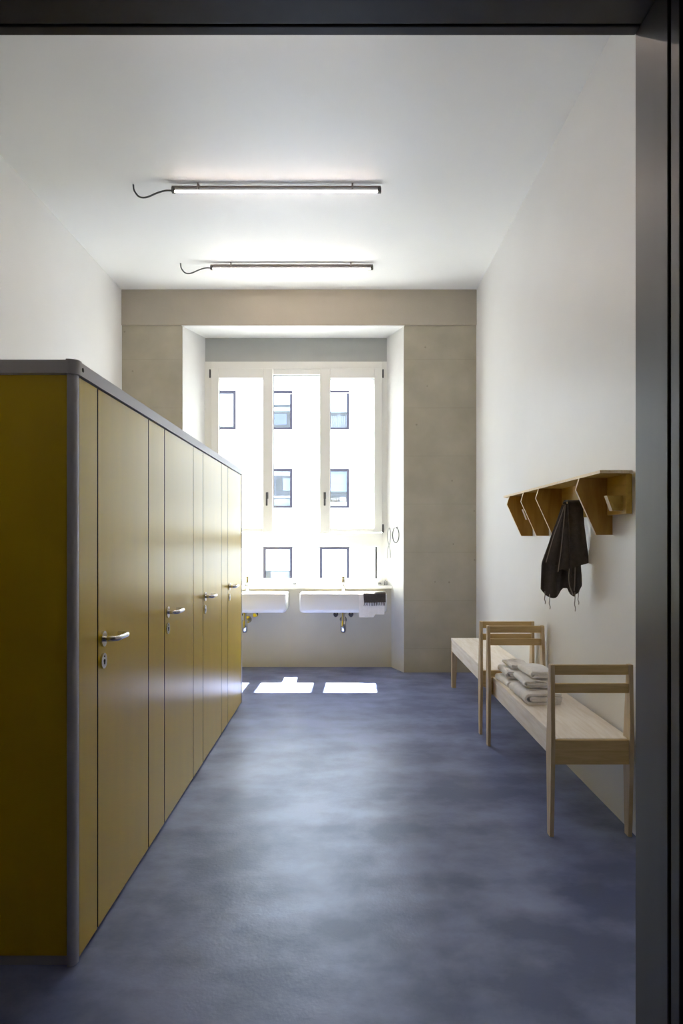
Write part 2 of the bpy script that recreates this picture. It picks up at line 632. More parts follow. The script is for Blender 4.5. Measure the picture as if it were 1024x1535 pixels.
# the hall the camera stands in
box('wall_hall_left', -4.2, -4.0, -3.2, YF0 + 0.06, 0, 3.0, 'hall', kind='structure', sm=False)
box('wall_hall_right', 3.0, 3.2, -3.2, YF0 + 0.06, 0, 3.0, 'hall', kind='structure', sm=False)
box('wall_hall_back', -4.0, 3.0, -3.2, -3.0, 0, 3.0, 'hall', kind='structure', sm=False)
box('ceiling_hall', -4.2, 3.2, -3.2, YF0 + 0.06, 3.0, 3.2, 'hall', kind='structure', sm=False)
bm = BM()
bx(bm, -4.0, XL, YF0, YF0 + 0.06, 0, 3.0)
bx(bm, XL, JL - 0.05, YF0, YF0 + 0.06, 0, 3.0)
bx(bm, JX + 0.05, 3.0, YF0, YF0 + 0.06, 0, 3.0)
bx(bm, JL - 0.05, JX + 0.05, YF0, YF0 + 0.06, LZ + 0.05, 3.0)
obj('wall_hall_front', bm, 'hall', kind='structure', sm=False)

# ------------------------------------------------------------------ window wall
XO0, XO1 = -1.767, 0.635             # niche mouth
XI0, XI1 = -1.612, 0.480             # niche at the window plane
BZ = 3.744                           # underside of beam


def sx(y, right=True):
    t = (y - YB) / (YW - YB)
    return XO1 + (XI1 - XO1) * t if right else XO0 + (XI0 - XO0) * t


wbr = obj('wall_back_right', prism(BM(), [(XO1, YB), (XR, YB), (XR, YO), (XI1, YO), (XI1, YW)], 'z', 0, BZ + 0.01), ['concrete'], None, False, 'structure')
wbl = obj('wall_back_left', prism(BM(), [(XO0, YB), (XI0, YW), (XI0, YO), (XL, YO), (XL, YB)], 'z', 0, BZ + 0.01), ['concrete'], None, False, 'structure')
# plaster skins on the two splayed reveals
obj('reveal', prism(BM(), [(XO1 - 0.001, YB + 0.004), (XI1 - 0.001, YW), (XI1 - 0.007, YW), (XO1 - 0.007, YB)], 'z', 0, BZ), 'reveal', wbr, False)
obj('reveal', prism(BM(), [(XO0 + 0.001, YB + 0.004), (XO0 + 0.007, YB), (XI0 + 0.007, YW), (XI0 + 0.001, YW)], 'z', 0, BZ), 'reveal', wbl, False)
beam = box('trim_1', XL, XR, YB - 0.022, YO, BZ + 0.005, ZC, 'beam', None, 0.004, 'structure')
box('soffit', XO0, XO1, YB - 0.018, YO, BZ - 0.003, BZ + 0.005, 'reveal', beam)
box('trim_2', XI0, XI1, YW, YO, 3.4707, BZ - 0.003, 'panel_grey', None, 0, 'structure')
YP = 7.69                            # boxed-out parapet face
obj('wall_back', prism(BM(), [(sx(YP, False), YP), (sx(YP), YP), (XI1, YW), (XI1, YO), (XI0, YO), (XI0, YW)], 'z', 0, 0.885), 'parapet', None, False, 'structure')
obj('trim_3', prism(BM(), [(sx(YP - 0.02, False) + .008, YP - 0.025), (sx(YP - 0.02) - .008, YP - 0.025), (XI1 - .008, YW),
                          (XI1 - .008, YO), (XI0 + .008, YO), (XI0 + .008, YW)], 'z', 0.885, 0.918), 'ledge', None, False, 'structure')

# ------------------------------------------------------------------ window
win = empty('window_1', (-0.57, 7.83, 0.918), 'tall white framed window with two opening sashes above two washbasins', None, None, 'structure')
FY0, FY1 = 7.80, 7.90
bm = BM()
bx(bm, XI0, -1.535, FY0, FY1, 0.918, 3.4707, 0.004)       # outer stiles
bx(bm, 0.4194, XI1, FY0, FY1, 0.918, 3.4707, 0.004)
bx(bm, -1.535, 0.4194, FY0, FY1, 3.384, 3.4707, 0.004)    # head
bx(bm, -1.535, 0.4194, FY0 - 0.006, FY1, 1.3536, 1.512, 0.004)  # transom
bx(bm, -1.535, 0.4194, FY0, FY1, 0.918, 0.991, 0.004)     # bottom rail
bx(bm, 0.3643, 0.4194, FY0, FY1, 0.991, 1.3536, 0.004)
bx(bm, -1.535, -1.48, FY0, FY1, 0.991, 1.3536, 0.004)
bx(bm, -0.935, -0.829, FY0 + .02, FY1, 1.512, 3.384, 0.004)  # mullions
bx(bm, -0.288, -0.182, FY0 + .02, FY1, 1.512, 3.384, 0.004)
bx(bm, -0.829, -0.288, FY0 + .012, FY1, 3.325, 3.384, 0.004)
obj('frame', bm, 'winframe', win, False)


def gasket(x0, x1, z0, z1, w, y, parent, ww=None):
    wl, wr, wbm, wt = ww or (w, w, w, w)
    b = BM()
    bx(b, x0, x0 + wl, y, y + .014, z0, z1)
    bx(b, x1 - wr, x1, y, y + .014, z0, z1)
    bx(b, x0 + wl, x1 - wr, y, y + .014, z0, z0 + wbm)
    bx(b, x0 + wl, x1 - wr, y, y + .014, z1 - wt, z1)
    return obj('gasket', b, 'gasket', parent, False)


def pane(x0, x1, z0, z1, y, parent):
    return box('pane', x0, x1, y, y + 0.006, z0, z1, 'glass', parent, sm=False)


for (x0, x1, hx, g0, g1, hinge) in ((-1.533, -0.827, -0.892, -1.4434, -0.9414, -1.545), (-0.290, 0.4174, -0.236, -0.1737, 0.329, 0.428)):
    sh = obj('sash', ring(BM(), x0, x1, 1.520, 3.384, g0 - x0, x1 - g1, 0.046, 3.384 - 3.276, FY0 - 0.028, FY0 + 0.048, 0.006), 'winframe', win, False)
    gasket(g0, g1, 1.566, 3.276, 0.005, FY0 + .012, sh)
    pane(g0, g1, 1.566, 3.276, FY0 + 0.03, sh)
    b = BM()
    bx(b, hx - 0.014, hx + 0.014, FY0 - 0.037, FY0 - 0.027, 1.900, 1.975, 0.003)
    tube(b, [(hx, FY0 - 0.03, 1.955), (hx, FY0 - 0.075, 1.955)], 0.009, 10)
    bx(b, hx - 0.010, hx + 0.010, FY0 - 0.083, FY0 - 0.068, 1.82, 1.968, 0.005)
    obj('handle', b, 'handle_dark', sh)
    for hz in (3.28, 1.515):
        b = BM()
        tube(b, [(hinge, FY0 - 0.02, hz), (hinge, FY0 - 0.02, hz + 0.095)], 0.010, 10)
        bx(b, hinge - 0.010, hinge + 0.010, FY0 - 0.02, FY0 + 0.002, hz + .01, hz + .085, 0.002)
        obj('hinge', b, 'handle_dark', sh)
gasket(-0.829, -0.288, 1.512, 3.325, 0.008, FY0 + .045, win)
pane(-0.829, -0.288, 1.512, 3.325, FY0 + 0.06, win)
gasket(-1.48, 0.3643, 0.991, 1.3536, 0.008, FY0 + .035, win, (0.008, 0.024, 0.003, 0.010))
pane(-1.48, 0.3643, 0.991, 1.3536, FY0 + 0.05, win)

# ------------------------------------------------------------------ street and the building opposite
box('street', -60, 60, 8.5, 27.6, -9.2, -9.0, 'asphalt', kind='structure', sm=False)
FYD = 28.0
fpx = FYD / 1023.0
bld = empty('office_building', (0, FYD, -9.0), 'white rendered office building with square slate-framed windows seen through window', 'building')
cols = [(518 - 79.6 + 85.0 * k) for k in range(-4, 5)]        # right edges of the openings, in photo columns
colx = [((c - 43.9 - 518) * fpx, (c - 518) * fpx) for c in cols]
rowz = []
for r in range(-2, 4):
    top = 820.0 - 117.3 * r
    rowz.append((EYE - (top + 58.4 - 807) * fpx, EYE - (top - 807) * fpx))
# wall with real openings: a grid of quads without the window cells, plus the reveals
xs = sorted([-22.0, 22.0] + [v for p in colx for v in p])
zs = sorted([-9.0, 15.0] + [v for p in rowz for v in p])
bm = BM()
V = {}
def gv(x, y, z):
    k = (round(x, 4), round(y, 4), round(z, 4))
    if k not in V:
        V[k] = bm.verts.new((x, y, z))
    return V[k]
for i in range(len(xs) - 1):
    for j in range(len(zs) - 1):
        x0, x1, z0, z1 = xs[i], xs[i + 1], zs[j], zs[j + 1]
        if (x0, x1) in colx and (z0, z1) in rowz:
            yb = FYD + 0.22
            for a, b_ in (((x0, z0), (x1, z0)), ((x1, z0), (x1, z1)), ((x1, z1), (x0, z1)), ((x0, z1), (x0, z0))):
                bm.faces.new((gv(a[0], FYD, a[1]), gv(b_[0], FYD, b_[1]), gv(b_[0], yb, b_[1]), gv(a[0], yb, a[1])))
        else:
            bm.faces.new((gv(x0, FYD, z0), gv(x1, FYD, z0), gv(x1, FYD, z1), gv(x0, FYD, z1)))
obj('wall', bm, 'facade', bld, False)
bm = BM()
bx(bm, -22, -21.7, FYD, 36, -9, 15); bx(bm, 21.7, 22, FYD, 36, -9, 15); bx(bm, -22, 22, 35.7, 36, -9, 15)
obj('rear_wall', bm, 'facade', bld, False)
box('roof', -22.2, 22.2, FYD - .1, 36.2, 15, 15.3, 'facade', bld, sm=False)
box('interior', -21.7, 21.7, FYD + 1.0, FYD + 1.1, -9, 15, 'fac_room', bld, sm=False)
for r in range(len(rowz) + 1):      # floor slabs behind the windows
    zz = rowz[0][0] - 0.9 + r * 117.3 * fpx
    box('floor_slab', -21.7, 21.7, FYD + .23, FYD + 1.0, zz - .2, zz, 'fac_room', bld, sm=False)

# what stands behind or reflects in the panes, by (column, row): (name, x0, x1, z0, z1 as fractions of the opening, material)
inside = {
    (3, 3): [('roller_blind', 0, 1, 0.05, 1, 'blind')],
    (4, 3): [('roller_blind', 0, 1, .68, 1, 'blind'), ('blind_rail', 0, 1, .60, .68, 'dark_item'), ('cabinet', 0, 1, .50, .60, 'blind'),
             ('shelf', 0, 1, .43, .49, 'dark_item'), ('screen', 0, .85, .10, .42, 'blue_item')],
    (5, 3): [('roller_blind', 0, 1, .46, 1, 'blind'), ('monitor', .36, .62, .36, .46, 'dark_item'), ('monitor', .74, .95, .36, .46, 'dark_item'),
             ('curtain', .3, 1, 0, .40, 'curtain')],
    (4, 2): [('roller_blind', 0, 1, .88, 1, 'blind'), ('monitor', .42, .70, .45, .80, 'dark_item'), ('cabinet', .7, 1, .45, .8, 'sky_item'),
             ('shelf', 0, 1, .24, .29, 'blind'), ('screen', 0, 1, .0, .2, 'curtain')],
    (5, 2): [('roller_blind', 0, 1, .42, 1, 'sky_item'), ('blind_rail', 0, 1, .34, .42, 'dark_item'), ('cabinet', 0, 1, .0, .12, 'blind'),  # the upper roller_blind here is the painted sky reflection
             ('monitor', .3, .6, .13, .27, 'dark_item'), ('monitor', .72, .96, .13, .27, 'curtain')],
    (4, 1): [('roller_blind', 0, 1, .38, 1, 'blind'), ('cabinet', .2, .95, .0, .36, 'curtain')],
    (5, 1): [('roller_blind', 0, 1, .12, 1, 'blind')],
}
for ci, (x0, x1) in enumerate(colx):
    for ri, (z0, z1) in enumerate(rowz):
        fw = 0.095
        w_ = obj('window', ring(BM(), x0, x1, z0, z1, fw, fw, fw * .8, fw, FYD - 0.015, FYD + 0.12, 0.0), 'fac_frame', bld, False)
        box('pane', x0 + fw, x1 - fw, FYD + 0.06, FYD + 0.075, z0 + fw * .8, z1 - fw, 'fac_glass', w_, sm=False)
        ix0, ix1, iz0, iz1 = x0 + fw, x1 - fw, z0 + fw * .8, z1 - fw
        items = inside.get((ci, ri - 1)) or [('roller_blind', 0, 1, random.choice([.15, .4, .6, .75]), 1, 'blind')]
        for (nm, a, b_, c, d, mm) in items:  # name, extents, material
            yy = FYD + 0.13 + 0.03 * random.random()
            if nm == 'curtain':
                g = [[(ix0 + (ix1 - ix0) * (a + (b_ - a) * j / 40), yy + .05 + .03 * math.sin(j * 1.4), iz0 + (iz1 - iz0) * (c + (d - c) * i / 2))
                      for j in range(41)] for i in range(3)]
                obj(nm, sheet(BM(), g, .01), mm, w_)
            else:
                dep = {'roller_blind': .02, 'cabinet': .3, 'shelf': .25, 'monitor': .05}.get(nm, .04)
                box(nm, ix0 + (ix1 - ix0) * a, ix0 + (ix1 - ix0) * b_, yy, yy + dep, iz0 + (iz1 - iz0) * c, iz0 + (iz1 - iz0) * d, mm, w_, sm=False)

# ------------------------------------------------------------------ yellow cubicle row
DX = -0.915                    # door plane
CY0, CY1 = 2.31, 6.03          # near and far ends
ZT0, ZT1 = 2.008, 2.053        # top rail
cub = empty('cubicle_row', (DX, CY0, 0), 'long ochre yellow cubicle row with four doors and grey edge rails along left wall', 'cubicle')
R = 0.022


def arc_path(off, y_end=CY1, x_start=XL):
    """front face then round the near corner then along the doors, offset outwards"""
    pts = [(x_start, CY0 - off), (DX - R - 0.003, CY0 - off)]
    cx, cy = DX - R, CY0 + R
    for k in range(9):
        a = -PI / 2 + (PI / 2) * k / 8
        rr = max(R + off, 0.0015)
        dd = min(R + off, 0.0) if R + off < 0.0015 else 0.0
        pts.append((cx + dd + rr * math.cos(a), cy - dd + rr * math.sin(a)))
    pts += [(DX + off, CY0 + R + 0.006), (DX + off, y_end)]
    return pts


def strip(off_in, off_out, z0, z1, cut=None):
    """solid band between two offsets of the cubicle outline (cut: 'corner' keeps the round corner only)"""
    A, B_ = arc_path(off_out), arc_path(off_in)
    if cut == 'corner':
        A = [(DX - R - 0.006, CY0 - off_out)] + A[1:-1] + [(DX + off_out, CY0 + R + 0.012)]
        B_ = [(DX - R - 0.006, CY0 - off_in)] + B_[1:-1] + [(DX + off_in, CY0 + R + 0.012)]
    b = BM()
    n = len(A)
    va = [[b.verts.new((p[0], p[1], z)) for p in A] for z in (z0, z1)]
    vb = [[b.verts.new((p[0], p[1], z)) for p in B_] for z in (z0, z1)]
    for i in range(n - 1):
        b.faces.new((va[0][i], va[0][i + 1], va[1][i + 1], va[1][i]))
        b.faces.new((vb[0][i], vb[1][i], vb[1][i + 1], vb[0][i + 1]))
        b.faces.new((va[1][i], va[1][i + 1], vb[1][i + 1], vb[1][i]))
        b.faces.new((va[0][i], vb[0][i], vb[0][i + 1], va[0][i + 1]))
    for i in (0, n - 1):
        b.faces.new((va[0][i], va[1][i], vb[1][i], vb[0][i]))
    return b


obj('top_rail', strip(-0.032, 0.007, ZT0, ZT1), 'alu', cub)
obj('rail_corner', strip(-0.034, 0.0095, ZT0 - 0.001, ZT1 + 0.003, 'corner'), 'alu', cub)
b = BM()
tube(b, [(DX + 0.006, CY0 + R + 0.028, 2.031), (DX + 0.0085, CY0 + R + 0.028, 2.031)], 0.008, 10)
obj('rail_screw', b, 'black', cub)
obj('corner_post', strip(-0.028, 0.0, 0.0, ZT0, 'corner'), 'alu', cub)
box('end_panel', XL, DX - R - 0.009, CY0 + 0.004, CY0 + 0.030, 0.035, ZT0 - 0.004, 'yellow', cub, 0.001)
box('end_plinth', XL, DX - R - 0.009, CY0 + 0.010, CY0 + 0.030, 0.0, 0.032, 'alu', cub, 0.001)
box('end_panel', XL, DX - 0.03, CY1 - 0.026, CY1, 0.012, ZT0, 'yellow', cub, 0.001)
box('corner_post', DX - 0.03, DX + 0.002, CY1 - 0.035, CY1 + 0.002, 0, ZT0, 'alu', cub, 0.006)
box('gap_shade_backing', DX - 0.10, DX - 0.05, CY0 + R, CY1 - 0.03, 0.0, ZT0 - .005, 'black', cub)  # black sheet added behind the doors to darken the gaps
G = 0.011
y = 2.395
segs = [('panel', 2.3405, 2.52)]
y = 2.52
for k in range(4):
    segs.append(('door', y, y + 0.65))
    y += 0.65
    if k < 3:
        segs.append(('panel', y, y + 0.28))
        y += 0.28
for nm, y0, y1 in segs:
    b = bx(BM(), DX - 0.024, DX, y0 + G / 2, y1 - G / 2, 0.012, ZT0 - 0.006)
    b.normal_update()
    for f in b.faces:                      # dark core shows on the cut edges of the board
        f.material_index = 0 if abs(f.normal.x) > .9 else 1
    d = obj(nm, b, ['yellow', 'core'], cub, False)
    if nm == 'door':
        hy = y0 + 0.05
        b = BM()
        tube(b, [(DX, hy, 1.072), (DX + 0.009, hy, 1.072)], 0.029, 24)
        L = 0.135
        path = bez([(DX + .006, hy, 1.072), (DX + .035, hy, 1.072), (DX + .050, hy + .010, 1.072), (DX + .054, hy + .03, 1.072),
                    (DX + .054, hy + L - .03, 1.072), (DX + .050, hy + L - .008, 1.072), (DX + .038, hy + L, 1.072), (DX + .014, hy + L, 1.072)], 6)
        tube(b, path, 0.0105, 12)
        obj('lever_handle', b, 'steel', d)
        b = BM()
        tube(b, [(DX, hy, 0.989), (DX + 0.008, hy, 0.989)], 0.029, 24)
        tube(b, [(DX + .007, hy, 0.989), (DX + 0.0092, hy, 0.989)], 0.0065, 10, mi=1)
        bx(b, DX + .007, DX + .0092, hy - .0025, hy + .0025, .976, .989, 0, 1)
        tube(b, [(DX + .007, hy, 1.006), (DX + 0.0088, hy, 1.006)], 0.0035, 8, mi=1)
        obj('lock_plate', b, ['steel', 'black'], d)
box('panel', DX - 0.024, DX - 0.0015, 5.962, CY1 - 0.036, 0.012, ZT0 - 0.006, 'yellow', cub, 0.001)

# ------------------------------------------------------------------ washbasins
def rrect(x0, x1, y0, y1, r, k=4):
    pts = []
    for cx, cy, a0 in ((x1 - r, y1 - r, 0), (x0 + r, y1 - r, PI / 2), (x0 + r, y0 + r, PI), (x1 - r, y0 + r, 1.5 * PI)):
        for i in range(k + 1):
            a = a0 + PI / 2 * i / k
            pts.append((cx + r * math.cos(a), cy + r * math.sin(a)))
    return pts


def basin(cx, label):
    x0, x1, y0, y1, z0, z1 = cx - 0.465, cx + 0.465, 7.235, YP - 0.004, 0.655, 0.862
    t = empty('washbasin', (cx, (y0 + y1) / 2, z0), label, 'washbasin', 'white washbasins under the window')
    b = BM()
    loops = []
    for (ins, z, r) in ((0.05, z0, 0.03), (0.018, z0 + 0.004, .035), (0.004, z0 + 0.022, .035), (0.0, z0 + 0.05, .03), (0.0, z1 - 0.008, .03), (0.003, z1 - 0.002, .03), (0.010, z1, .028)):
        loops.append([b.verts.new((px, py, z)) for px, py in rrect(x0 + ins, x1 - ins, y0 + ins, y1 - min(ins, .003), r)])
    for (ins, z, r) in ((0.022, z1, .03), (0.028, z1 - .006, .03), (0.04, z1 - .09, .04), (0.075, z1 - .125, .05), (0.16, z1 - .135, .04)):
        back = y1 - (0.115 if z > z1 - .01 else 0.115 + ins - .028)
        loops.append([b.verts.new((px, py, z)) for px, py in rrect(x0 + ins, x1 - ins, y0 + ins, back, r)])
    for A, B_ in zip(loops[:-1], loops[1:]):
        n = len(A)
        for i in range(n):
            b.faces.new((A[i], A[(i + 1) % n], B_[(i + 1) % n], B_[i]))
    b.faces.new(loops[0][::-1])
    b.faces.new(loops[-1])
    obj('bowl', b, 'ceramic', t)
    b = BM()
    fy = y1 - 0.058
    tube(b, [(cx, fy, z1 - .001), (cx, fy, z1 + .012)], 0.028, 18)
    tube(b, [(cx, fy, z1 + .01), (cx, fy, z1 + .135)], 0.021, 16)
    tube(b, bez([(cx, fy, z1 + .085), (cx, fy - .06, z1 + .088), (cx, fy - .125, z1 + .078), (cx, fy - .135, z1 + .062)], 5), 0.0125, 12)
    f = obj('faucet', b, 'chrome', t)
    b = BM()
    tube(b, [(cx, fy, z1 + .137), (cx, fy, z1 + .165)], [0.022, 0.019], 16)
    tube(b, [(cx, fy, z1 + .155), (cx, fy - .05, z1 + .19), (cx, fy - .085, z1 + .205)], [.010, .008, .007], 10)
    obj('faucet_lever', b, 'chrome', f)
    b = BM()
    tube(b, [(cx, 7.41, z1 - .134), (cx, 7.41, z1 - .130)], 0.03, 18)
    obj('drain_plug', b, 'chrome', t)
    b = BM()
    ty = 7.41
    tube(b, [(cx, ty, z0 + .002), (cx, ty, z0 - .10)], 0.020, 14)
    tube(b, [(cx, ty, z0 + .001), (cx, ty, z0 - .018)], 0.034, 16)
    tube(b, [(cx, ty, z0 - .095), (cx, ty, z0 - .115), (cx, ty, z0 - .21), (cx, ty, z0 - .228)], [.026, .032, .032, .02], 16)
    tube(b, bez([(cx, ty, z0 - .12), (cx, ty + .07, z0 - .118), (cx, YP - .05, z0 - .118), (cx, YP + .001, z0 - .118)], 5), 0.016, 12)
    tube(b, [(cx, YP - .012, z0 - .118), (cx, YP - .001, z0 - .118)], 0.04, 18)
    obj('bottle_trap', b, 'chrome', t)
    for s in (-1, 1):
        vx = cx + s * 0.085
        b = BM()
        tube(b, [(vx, YP - .001, z0 - .06), (vx, YP - .07, z0 - .06)], 0.012, 10)
        tube(b, [(vx, YP - .010, z0 - .06), (vx, YP - .001, z0 - .06)], 0.028, 14)
        tube(b, [(vx, YP - .07, z0 - .06), (vx, YP - .10, z0 - .06)], 0.021, 12)
        tube(b, bez([(vx, YP - .05, z0 - .05), (vx, YP - .05, z0 + .02), (vx, YP - .05, z0 + .001)], 3)[:4], 0.009, 8)
        obj('angle_valve', b, 'chrome', t)
    return t


basin(-0.024, 'white washbasin with towels over its rim, beside the right window reveal')
basin(-1.095, 'white washbasin partly hidden behind the yellow cubicle row')

# hand towels over the right basin
def drape(xa, xb, zl, zr, lift, name, m, label, group, hang_in, wob, fringe=None):
    rim, yf = 0.862 + lift, 7.235 - lift
    prof = [(7.235 + hang_in, rim + .002), (7.28, rim + .003), (7.255, rim + .003), (yf + .008, rim), (yf - .003, rim - .010), (yf - .005, rim - .03)]
    g = []
    K = 15
    for i in range(len(prof) + 9):
        row = []
        for j in range(K):
            u = j / (K - 1)
            zb = zl + (zr - zl) * (1 if u > 0.62 else 0)
            if i < len(prof):
                y_, z_ = prof[i]
                row.append((xa + (xb - xa) * u, y_, z_ + .0015 * math.sin(7 * u + wob)))
            else:
                t = (i - len(prof) + 1) / 9
                y_ = yf - .005 - .010 * t * abs(math.sin(4.2 * u + wob)) - 0.004 * t
                row.append((xa + (xb - xa) * u + .006 * t * math.sin(5 * u + wob), y_, rim - .03 + (zb - rim + .03) * t))
        g.append(row)
    bb = sheet(BM(), g, .006)
    o = obj(name, bb, m, None, True, None, ((xa + xb) / 2, 7.235, zl))
    tag(o, label, 'towel', group)
    if fringe:
        b = BM()
        last = g[-1]
        for j in range(fringe):
            u = (j + .5) / fringe
            p = Vector(last[min(K - 1, int(u * (K - 1)))])
            x = xa + (xb - xa) * u
            tube(b, [(x, p.y, p.z + .004), (x + .003 * math.sin(j * 2), p.y - .003, p.z - .018), (x - .004 * math.cos(j), p.y - .002, p.z - .034)], .0032, 5)
        obj('fringe', b, m, o)
    return o


drape(0.140, 0.415, 0.615, 0.645, 0.004, 'hand_towel', 'towel_white', 'white hand towel hanging over the washbasin front under a dark cloth', 'towels on the washbasin', .10, .4)
drape(0.190, 0.425, 0.772, 0.776, 0.013, 'hand_cloth', 'towel_dark', 'short dark fringed cloth lying over white towel on washbasin rim', 'towels on the washbasin', .06, 1.3, 13)

# small things on the ledge
def dish(name, x, y_, label, r=.035):
    t = empty(name, (x, y_, 0.918), label, 'soap dish')
    b = BM()
    tube(b, [(x, y_, .918), (x, y_, .922), (x, y_, .934)], [r * .8, r * .85, r], 18)
    obj('dish', b, 'chrome', t)
    b = BM()
    tube(b, [(x, y_, .932), (x, y_, .937), (x, y_, .946), (x, y_, .950)], [r * .55, r * .7, r * .65, r * .4], 14)
    obj('soap', b, 'soap', t)


dish('soap_dish', -0.575, 7.735, 'small grey soap dish on the ledge between the two washbasins')
dish('soap_dish', 0.385, 7.735, 'small grey soap dish on the ledge at its right end', .03)
b = BM()
tube(b, [(.455, 7.74, .918), (.455, 7.74, .924), (.455, 7.74, .962), (.455, 7.74, .970), (.455, 7.74, .980)], [.016, .019, .019, .010, .009], 14)
o = obj('small_bottle', b, 'soap', None, True, None, (.455, 7.74, .918))
tag(o, 'tiny dark bottle on the ledge in the corner of the right reveal', 'bottle')

# towel ring and white cord on the right reveal
def on_reveal(y_, off):
    nx, ny = -(YW - YB), -(XO1 - XI1)
    ln = math.hypot(nx, ny)
    return Vector((sx(y_) - .007 + nx / ln * off, y_ + ny / ln * off, 0))


rv = empty('towel_ring', tuple(on_reveal(7.53, 0.0) + Vector((0, 0, 1.57))), 'thin grey towel ring fixed to the right window reveal', 'towel ring')
tdir = Vector((XI1 - XO1, YW - YB, 0)).normalized()
c0 = on_reveal(7.53, 0.022)
b = BM()
pts = [c0 + tdir * (.085 * math.cos(a)) + Vector((0, 0, 1.487 + .085 * math.sin(a))) for a in [2 * PI * k / 36 for k in range(37)]]
tube(b, pts, .006, 8, False)
obj('ring', b, 'handle_dark', rv)
b = BM()
p0 = on_reveal(7.53, 0.0) + Vector((0, 0, 1.572)); p1 = on_reveal(7.53, 0.03) + Vector((0, 0, 1.572))
tube(b, [p0, p0.lerp(p1, .35)], .02, 14); tube(b, [p0, p1], .009, 10)
obj('bracket', b, 'chrome', rv)

ck = empty('lanyard', tuple(on_reveal(7.72, 0) + Vector((0, 0, 1.22))), 'white looped lanyard with two tails hanging on the right reveal', 'lanyard')
b = BM()
c1 = on_reveal(7.72, 0.014)
def cp(s, z):
    return c1 + tdir * s + Vector((0, 0, z))
tube(b, bez([cp(-.035, 1.23), cp(-.03, 1.32), cp(.02, 1.40), cp(.045, 1.47), (cp(.03, 1.54)), cp(-.005, 1.56), cp(-.04, 1.53), cp(-.045, 1.47), cp(-.02, 1.40), cp(.03, 1.33), cp(.035, 1.22)], 6), .006, 8)
obj('loop', b, 'cord_white', ck)
b = BM()
p0 = on_reveal(7.72, 0.0) + Vector((0, 0, 1.555)); p1 = on_reveal(7.72, 0.03) + Vector((0, 0, 1.555))
tube(b, [p0, p1], .006, 10); tube(b, [p0, p0.lerp(p1, .15)], .014, 12)
obj('hook', b, 'chrome', ck)

# ------------------------------------------------------------------ tube lamps
def lamp(y_, label):
    xa, xb = -1.305, 0.262
    zt, zr = 4.083, 4.107
    t = empty('tube_lamp', ((xa + xb) / 2, y_, zr), label, 'lamp', 'tube lamps under the ceiling')
    b = BM()
    a0, a1, n_ = PI + math.radians(18), 2 * PI - math.radians(18), 16
    arc = [(y_ + .0120 * math.cos(a0 + (a1 - a0) * k / n_), zt + .0120 * math.sin(a0 + (a1 - a0) * k / n_)) for k in range(n_ + 1)]
    prism(b, arc, 'x', xa + .015, xb - .02)
    obj('tube', b, 'tube', t)
    b = BM()
    top = [(y_ + .0123 * math.cos(a), zt + .0123 * math.sin(a)) for a in [math.radians(-14 + 208 * k / 14) for k in range(15)]]
    prism(b, [(arc[-1][0], arc[-1][1] + .0006)] + top + [(arc[0][0], arc[0][1] + .0006)], 'x', xa + .015, xb - .02)
    obj('tube_glow_shield', b, 'alu', t)  # opaque housing added to keep the tube's glow off the ceiling
    box('rail', xa - .01, xb + .005, y_ - .013, y_ + .013, zr - .006, zr + .008, 'rail_brown', t, 0.002)
    for xx in (xa, xb - .006):
        b = BM()
        bx(b, xx - .012, xx + .014, y_ - .016, y_ + .016, zt - .016, zr - .004, .003)
        obj('end_cap', b, 'handle_dark', t)
    for xx in (xa + .19, xb - .21):
        b = BM()
        bx(b, xx - .006, xx + .006, y_ - .018, y_ + .018, zt - .001, ZC, .001)
        obj('clip', b, 'rail_brown', t)
    b = BM()
    tube(b, bez([(xa, y_, zt), (xa - .06, y_, zt), (xa - .12, y_ - .005, zt - .02), (xa - .20, y_ - .01, zt - .055), (xa - .255, y_ - .01, zt - .05),
                 (xa - .295, y_, zt + .0), (xa - .305, y_ + .01, ZC)], 7), 0.0065, 8)
    obj('cable', b, 'cable', t)
    return t


lamp(5.17, 'long glowing tube lamp with looped cable, the nearer one on the ceiling')
lamp(6.65, 'glowing tube lamp on the ceiling closest to the taupe beam')
lamp(3.33, 'glowing tube lamp on the ceiling just inside the doorway')

# ------------------------------------------------------------------ benches
def arm_frame(t, y_out, sgn):
    """end frame: two tapered legs, top rail and arm slat, end board. sgn=+1: the bench goes on in +Y"""
    def leg(xa, xb):
        pr = [(0.022, 0.0), (0.068, 0.0), (0.086, 0.40), (0.082, 0.476), (0.046, 0.838), (0.010, 0.838), (0.0, 0.45)]
        if sgn < 0:
            pr = [(0.012, 0.0), (0.062, 0.0), (0.082, 0.40), (0.080, 0.476), (0.046, 0.838), (0.008, 0.838), (0.0, 0.45)]
        b = BM()
        prism(b, [(y_out + sgn * u, v) for u, v in pr], 'x', xa, xb)
        bmesh.ops.bevel(b, geom=b.edges[:], offset=.002, segments=1, affect='EDGES')
        return obj('leg', b, 'ash_z', t, False)
    leg(0.992, 1.012)
    leg(1.372, 1.392)
    y0 = y_out + sgn * .016
    y1 = y_out + sgn * .038
    ya, yb = min(y0, y1), max(y0, y1)
    box('top_rail', 1.012, 1.372, ya, yb, 0.788, 0.836, 'ash_x', t, 0.003)
    box('arm_slat', 1.012, 1.372, ya, yb, 0.700, 0.746, 'ash_x', t, 0.003)
    y0, y1 = y_out + sgn * .012, y_out + sgn * .034
    box('end_board', 1.012, 1.372, min(y0, y1), max(y0, y1), 0.355, 0.474, 'ash_x', t, 0.003)


